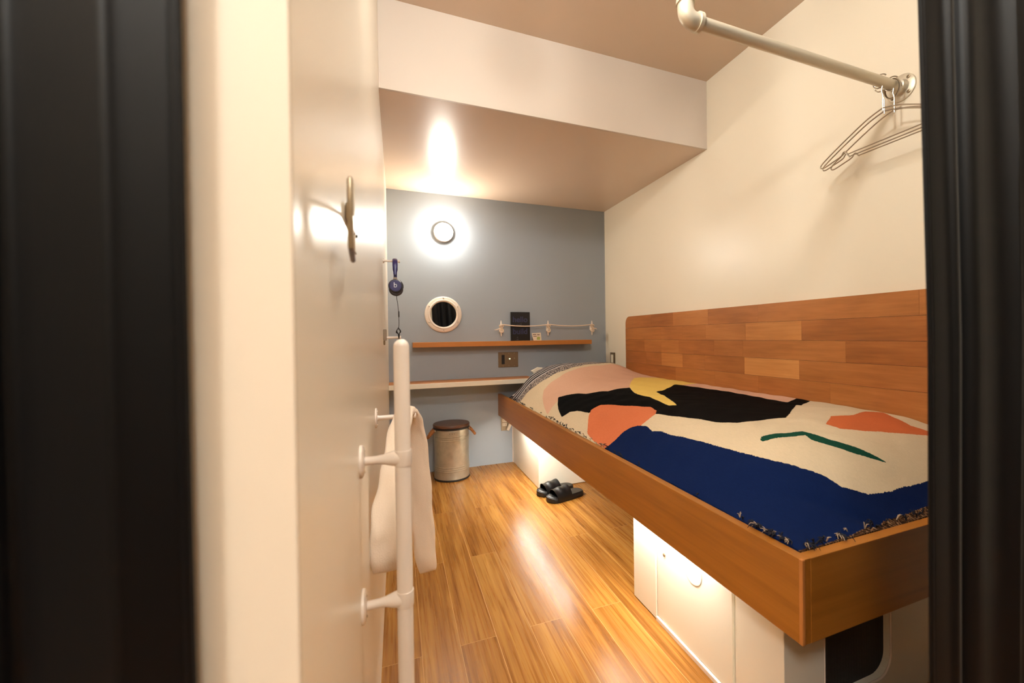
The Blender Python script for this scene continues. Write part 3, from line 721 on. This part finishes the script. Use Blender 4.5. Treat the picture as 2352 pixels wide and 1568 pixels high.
hanger(1.628, math.radians(1), .012, 'wire clothes hanger on the pipe rail, middle of the three')
hanger(1.652, math.radians(-5), -.006, 'wire clothes hanger on the pipe rail, closest to the cream wall')

# ------------------------------------------------------------------ headboard
def headboard():
    X0, X1 = 1.696, XR-.0005; Y1 = 2.912; Y0 = .30
    rows = [(1.162, 1.0725), (1.0715, .9825), (.9815, .8935), (.8925, .8045), (.8035, .60)]
    joints = [[2.55, 2.296, 1.963, 1.599, .9], [2.437, 2.2, 1.985, 1.681, 1.356, .8], [2.642, 2.43, 2.236, 1.916, 1.7, 1.158, .6], [2.62, 2.43, 2.2, 1.993, 1.69, 1.369, .75], [2.273, 1.909, 1.599, 1.224, .7]]
    tones = [[.35, .25, .55, .30, .40, .45], [.45, .30, .35, .42, .70, .18, .2], [.28, .40, .45, .2, .30, .38, .18, .3], [.2, .25, .60, .30, .22, .85, .32, .3], [.15, .35, .3, .25, .38, .2]]
    V = []; F = []; C = []
    mb = MB(); cols = []
    rng = random.Random(3)
    for ri, ((zt, zb), js, tn) in enumerate(zip(rows, joints, tones)):
        ed = [Y1]+js+[Y0]
        for k in range(len(ed)-1):
            ya, yb = ed[k]-.0002, ed[k+1]+.0002; n0 = len(mb.f)
            if ri == 0 and k == 0:
                r = .055; out = [(yb, zb), (ya, zb), (ya, zt-r)]+[(ya-r+r*math.cos(a), zt-r+r*math.sin(a)) for a in np.linspace(.1, PI/2, 8)]+[(yb, zt)]
                mb.prism(out, X0, X1, 'YZ')
            else: mb.box(X0, X1, yb, ya, zb, zt)
            cols += [(tn[min(k, len(tn)-1)], rng.random(), rng.random(), 1)]*(len(mb.f)-n0)
    o = mb.build('headboard', 'headboard')
    me = o.data; at = me.color_attributes.new('tone', 'FLOAT_COLOR', 'CORNER')
    for p, c in zip(me.polygons, cols):
        for li in p.loop_indices: at.data[li].color = c
    tag(o, 'long plank-clad wooden headboard with rounded corner on the cream wall above the bed', 'headboard')
headboard()

# ------------------------------------------------------------------ bed
BX, BY0 = .7463, .5993
bed = thing('bed', (1.2, 1.9, 0), 'built-in wooden bunk with deep orange-brown side rails, along the cream wall', 'bed')
MB().box(BX, BX+.024, BY0+.0006, YB-.0005, .3887, .5618, .0012).build('side_rail', 'rail_wood', bed)
MB().box(BX+.0242, XR-.0005, BY0, BY0+.024, .3887, .5618, .0012).build('foot_rail', 'foot_wood', bed)
MB().box(BX-.0006, BX+.008, BY0-.0006, BY0+.008, .3883, .5622, .002).build('corner_strip', 'edge_wood', bed)
MB().box(BX+.0245, XR-.0005, BY0+.0245, YB-.0005, .412, .430).build('deck', 'rail_wood', bed)

def sst(a, b, x):
    t = np.clip((x-a)/(b-a), 0, 1); return t*t*(3-2*t)
def hz(X, Y):
    e = lambda d, s: 1-np.exp(-(np.maximum(d, 0)/s)**1.5)
    pil = .09*sst(2.5, 2.9, Y)*(1-(np.maximum(0, X-1.5)/.22)**2)
    return .562+(.155+pil)*e(X-.772, .15)*e(Y-.626, .15)*(1-.25*sst(2.98, 3.05, Y))
def blanket():
    t = thing('blanket', (1.24, 1.85, .56), 'woven blanket with black, navy, orange, pink, yellow and green shapes, spread over the bed', 'blanket')
    xs = np.arange(.7725, 1.6955, .005); ys = np.arange(.6255, 3.0401, .005); nx, ny = len(xs), len(ys)
    X, Y = np.meshgrid(xs, ys, indexing='ij')
    Z = hz(X, Y)+.0018*np.sin(X*31+2*np.sin(Y*7))*np.sin(Y*17+X*5)*sst(0, .1, X-.772)+.0008*np.sin(Y*60+3*np.sin(X*20))
    # a soft crease near the foot corner and slack along the rail
    Z -= .010*np.exp(-(((X-.98)+(Y-.70)*1.1)/.028)**2)*np.exp(-((Y-.68)/.09)**2)
    Z += .006*np.exp(-((X-.80)/.03)**2)*np.sin(Y*11)**2
    Z = np.maximum(Z, .5585)
    P = np.stack([X, Y, Z], -1).reshape(-1, 3)-np.array([1.24, 1.85, .56])
    # skirts: head end hangs down, sides tuck inside the rails
    V = P.tolist(); idx = np.arange(nx*ny).reshape(nx, ny)
    Q = np.stack([idx[:-1, :-1], idx[1:, :-1], idx[1:, 1:], idx[:-1, 1:]], -1).reshape(-1, 4).tolist()
    border = list(idx[:, 0])+list(idx[-1, 1:])+list(idx[::-1, -1][1:])+list(idx[0, ::-1][1:-1])
    base = len(V)
    for i, b_ in enumerate(border):
        x, y, z = P[b_]; V.append((x, y, (.445-.56) if z > .46-.56 else z))
    nb = len(border)
    for i in range(nb): Q.append([int(border[i]), int(border[(i+1) % nb]), base+(i+1) % nb, base+i])
    me = bpy.data.meshes.new('cloth'); me.from_pydata(V, [], Q); me.update()
    me.polygons.foreach_set('use_smooth', [True]*len(me.polygons))
    bm = bmesh.new(); bm.from_mesh(me); bmesh.ops.recalc_face_normals(bm, faces=bm.faces[:]); bm.to_mesh(me); bm.free()
    me.set_sharp_from_angle(angle=math.radians(70))
    me.materials.append(M['blanket'])
    pts = np.array(V)[:, :2]+np.array([1.24, 1.85])
    for k, poly in POLY.items():
        A = np.array(poly); B = np.roll(A, -1, 0)
        dmin = np.full(len(pts), 1e9); inside = np.zeros(len(pts), bool)
        for a, b_ in zip(A, B):
            d = b_-a; tt = np.clip(((pts-a)@d)/(d@d), 0, 1); dd = np.linalg.norm(pts-(a+tt[:, None]*d), axis=1); dmin = np.minimum(dmin, dd)
            cond = ((a[1] > pts[:, 1]) != (b_[1] > pts[:, 1]))
            with np.errstate(divide='ignore', invalid='ignore'):
                xi = (b_[0]-a[0])*(pts[:, 1]-a[1])/(b_[1]-a[1])+a[0]
            inside ^= cond & (pts[:, 0] < xi)
        sd = np.where(inside, dmin, -dmin)
        at = me.attributes.new('sd_'+k, 'FLOAT', 'POINT'); at.data.foreach_set('value', sd.astype(np.float32))
    o = bpy.data.objects.new('cloth', me); COL.objects.link(o); o.parent = t
    # fringe: loose threads along the rail and foot edges
    rng = random.Random(11)
    for nm, mt, dens in (('dark_fringe', 'fringe_dark', 110), ('light_fringe', 'fringe_light', 34)):
        mb = MB()
        for k in range(dens):
            if rng.random() < .62:
                y = rng.choice([rng.uniform(.66, .80), rng.uniform(.9, 1.6), rng.uniform(1.5, 2.2), rng.uniform(1.5, 2.2), rng.uniform(2.3, 3.0), rng.uniform(2.8, 3.02)]); x = .772+rng.uniform(-.002, .014); base = Vector((x, y, .5655+rng.uniform(0, .004)))
                d = Vector((rng.uniform(-.014, .004), rng.uniform(-.016, .016), rng.uniform(.0, .008)))
            else:
                x = rng.choice([rng.uniform(.80, .86), rng.uniform(.86, 1.3), rng.uniform(.9, 1.6)]); base = Vector((x, .628+rng.uniform(-.003, .014), .5655+rng.uniform(0, .006))); d = Vector((rng.uniform(-.016, .016), rng.uniform(-.012, .006), rng.uniform(.0, .01)))
            for q in range(3):
                e = d+Vector((rng.uniform(-.006, .006), rng.uniform(-.006, .006), rng.uniform(-.001, .003)))
                mb.tube([base+Vector((0, 0, -.004)), base+e*.5+Vector((0, 0, .003)), base+e+Vector((0, 0, .0005))], [.0012, .0011, .0007], 5)
        mb.build(nm, mt, t, kind='stuff')
    # knotted tassels at the foot corner: short bunches of twisted threads lying over the rail
    for (x, y, ang, n_) in ((.775, .735, 2.6, 5), (.776, .70, 3.0, 4), (.784, .665, 3.6, 5), (.80, .634, 4.2, 5), (.90, .632, 4.4, 6)):
        for m_, off, k_ in (('fringe_light', 0, -2), ('fringe_dark', .5, 3)):
            mb = MB()
            for q in range(n_+k_):
                a = ang+rng.uniform(-.45, .45)+off*.3; L_ = rng.uniform(.012, .026)
                c = Vector((x+rng.uniform(-.004, .004), y+rng.uniform(-.008, .008), .568))
                dv = Vector((math.cos(a), math.sin(a), 0))*L_; sd = Vector((-math.sin(a), math.cos(a), 0))*rng.uniform(-.003, .003)
                mb.tube([c, c+dv*.4+sd+Vector((0, 0, .006)), c+dv*.8-sd+Vector((0, 0, .005)), c+dv+Vector((0, 0, .0))], [.0011, .0010, .0009, .0005], 6)
            mb.build('tassel', m_, t)
blanket()
t = thing('pillow', (1.25, 3.0, .55), 'white pillow under the head of the blanket, one corner showing above the desk', 'pillow')
def pillow_mesh():
    V = []; F = []; n = 24; cx, cy, cz = 1.29, 2.86, .635
    for side in (1, -1):
        for i in range(n+1):
            for j in range(n+1):
                u = i/n*2-1; v = j/n*2-1
                k = (max(0, (1-u**4))*max(0, (1-v**4)))**.5
                V.append((cx+u*.345*(1-.03*(1-u*u)), cy+v*.19*(1-.04*(1-v*v)), cz+side*.065*k+.02*0))
    m_ = n+1
    for s in (0, 1):
        for i in range(n):
            for j in range(n):
                a = s*m_*m_+i*m_+j; F.append([a, a+1, a+m_+1, a+m_])
    return V, F
V, F = pillow_mesh()
o = MB().add(V, F, True).build('cushion', 'linen', t, autosm=80)
MB().prism([(.946, .753), (1.0, .779), (1.04, .775), (1.03, .72), (.985, .72)], 3.042, 3.058, 'XZ', bev=.003).build('corner_flap', 'linen', t)
t = thing('mattress', (1.24, 1.85, .43), 'white mattress inside the bunk rails, hidden under the patterned blanket', 'mattress')
MB().box(.80, 1.69, .66, 3.03, .431, .552, .02, 3).build('pad', 'linen', t)

# ------------------------------------------------------------------ box and cabinet under the bed
t = thing('storage_box', (1.29, 2.97, 0), 'low cream storage box under the head end of the bed, behind the black slides', 'storage box')
MB().box(.862, XR-.0005, 2.634, YB-.0005, .004, .386, .001).build('body', 'white_panel', t)
MB().box(.8585, .8655, YB-.010, YB-.0008, .0, .386, .001).build('edge_strip', 'white', t)
t = thing('under_bed_cabinet', (1.28, 1.07, 0), 'cream cabinet with a lockable door and black mesh vent, under the foot of the bed', 'cabinet')
CX = .8466
MB().box(CX+.026, XR-.0005, .755, 1.405, .002, .405).build('body', 'white_panel', t)
MB().box(CX, CX+.025, 1.262, 1.411, .004, .405, .0012).build('side_panel', 'white_panel', t)
dr = MB().box(CX+.004, CX+.025, .900, 1.259, .018, .405, .0012).build('cabinet_door', 'white_panel', t)
MB().lathe([(.0055, 0), (.0055, .004), (.004, .005), (0, .005)], (CX+.004, 1.213, .255), (-1, 0, 0), 20).build('lock', 'plate', dr, t)
MB().lathe([(.043, 0), (.043, .0012), (.041, .0018), (.037, .0008), (.034, .0004), (0, .0003)], (CX+.004, 1.065, .277), (-1, 0, 0), 48).build('recessed_pull', 'white_plastic', dr, t)
MB().box(CX-.003, CX+.024, .885, 1.259, .0, .016, .0015).build('plinth', 'white', t)
MB().box(CX+.012, CX+.025, .884, .898, .018, .405).build('filler_strip', 'white_panel', t)
MB().box(CX, .982, .730, .882, .002, .405, .0015).build('corner_post', 'white_panel', t)
# vent panel facing the corridor: frame with rounded opening
def rr(x0, x1, z0, z1, r):
    return arc(x1-r, z1-r, r, 0, 90)+arc(x0+.004, z1-.004, .004, 90, 180, 3)+arc(x0+.004, z0+.004, .004, 180, 270, 3)+arc(x1-r, z0+r, r, 270, 360)
def vent():
    out = [(XR-.001, .002), (XR-.001, .405), (.983, .405), (.983, .002)]
    hole = rr(.986, 1.246, .080, .400, .055)
    bm = bmesh.new()
    def loop(P, y): 
        vs = [bm.verts.new((a, y, b)) for a, b in P]; es = [bm.edges.new((vs[i], vs[(i+1) % len(vs)])) for i in range(len(vs))]; return vs, es
    for y in (.734, .752):
        a, ea = loop(out, y); b_, eb = loop(hole, y)
        bmesh.ops.triangle_fill(bm, edges=ea+eb, use_beauty=True)
        if y == .734: f = (a, b_)
        else:
            for A, B in ((f[0], a), (f[1], b_)):
                for i in range(len(A)): bm.faces.new((A[i], A[(i+1) % len(A)], B[(i+1) % len(A)], B[i]))
    v = MB().bm(bm).build('vent_panel', 'white_panel', t)
    MB().tube([(a, .733, b) for a, b in hole+hole[:1]], .0032, 8, caps=False).build('vent_rim', 'white', v, t)
    MB().box(.984, 1.250, .7525, .7545, .076, .404).build('mesh_grille', 'grille', v, t)
vent()

# led light bars under the deck
def led(y0, y1, label):
    t = thing('led_light_bar', (.806, (y0+y1)/2, .412), label, 'light bar', None)
    MB().box(.784, .830, y0, y1, .404, .4118, .001).build('housing', 'white_plastic', t)
    MB().box(.788, .826, y0+.006, y1-.006, .4005, .4038).build('diffuser', 'led', t)
led(1.95, 2.95, 'lit slim light bar under the bed deck, above the low cream box')
led(.98, 1.60, 'lit slim light bar under the bed deck, above the cream cabinet door')
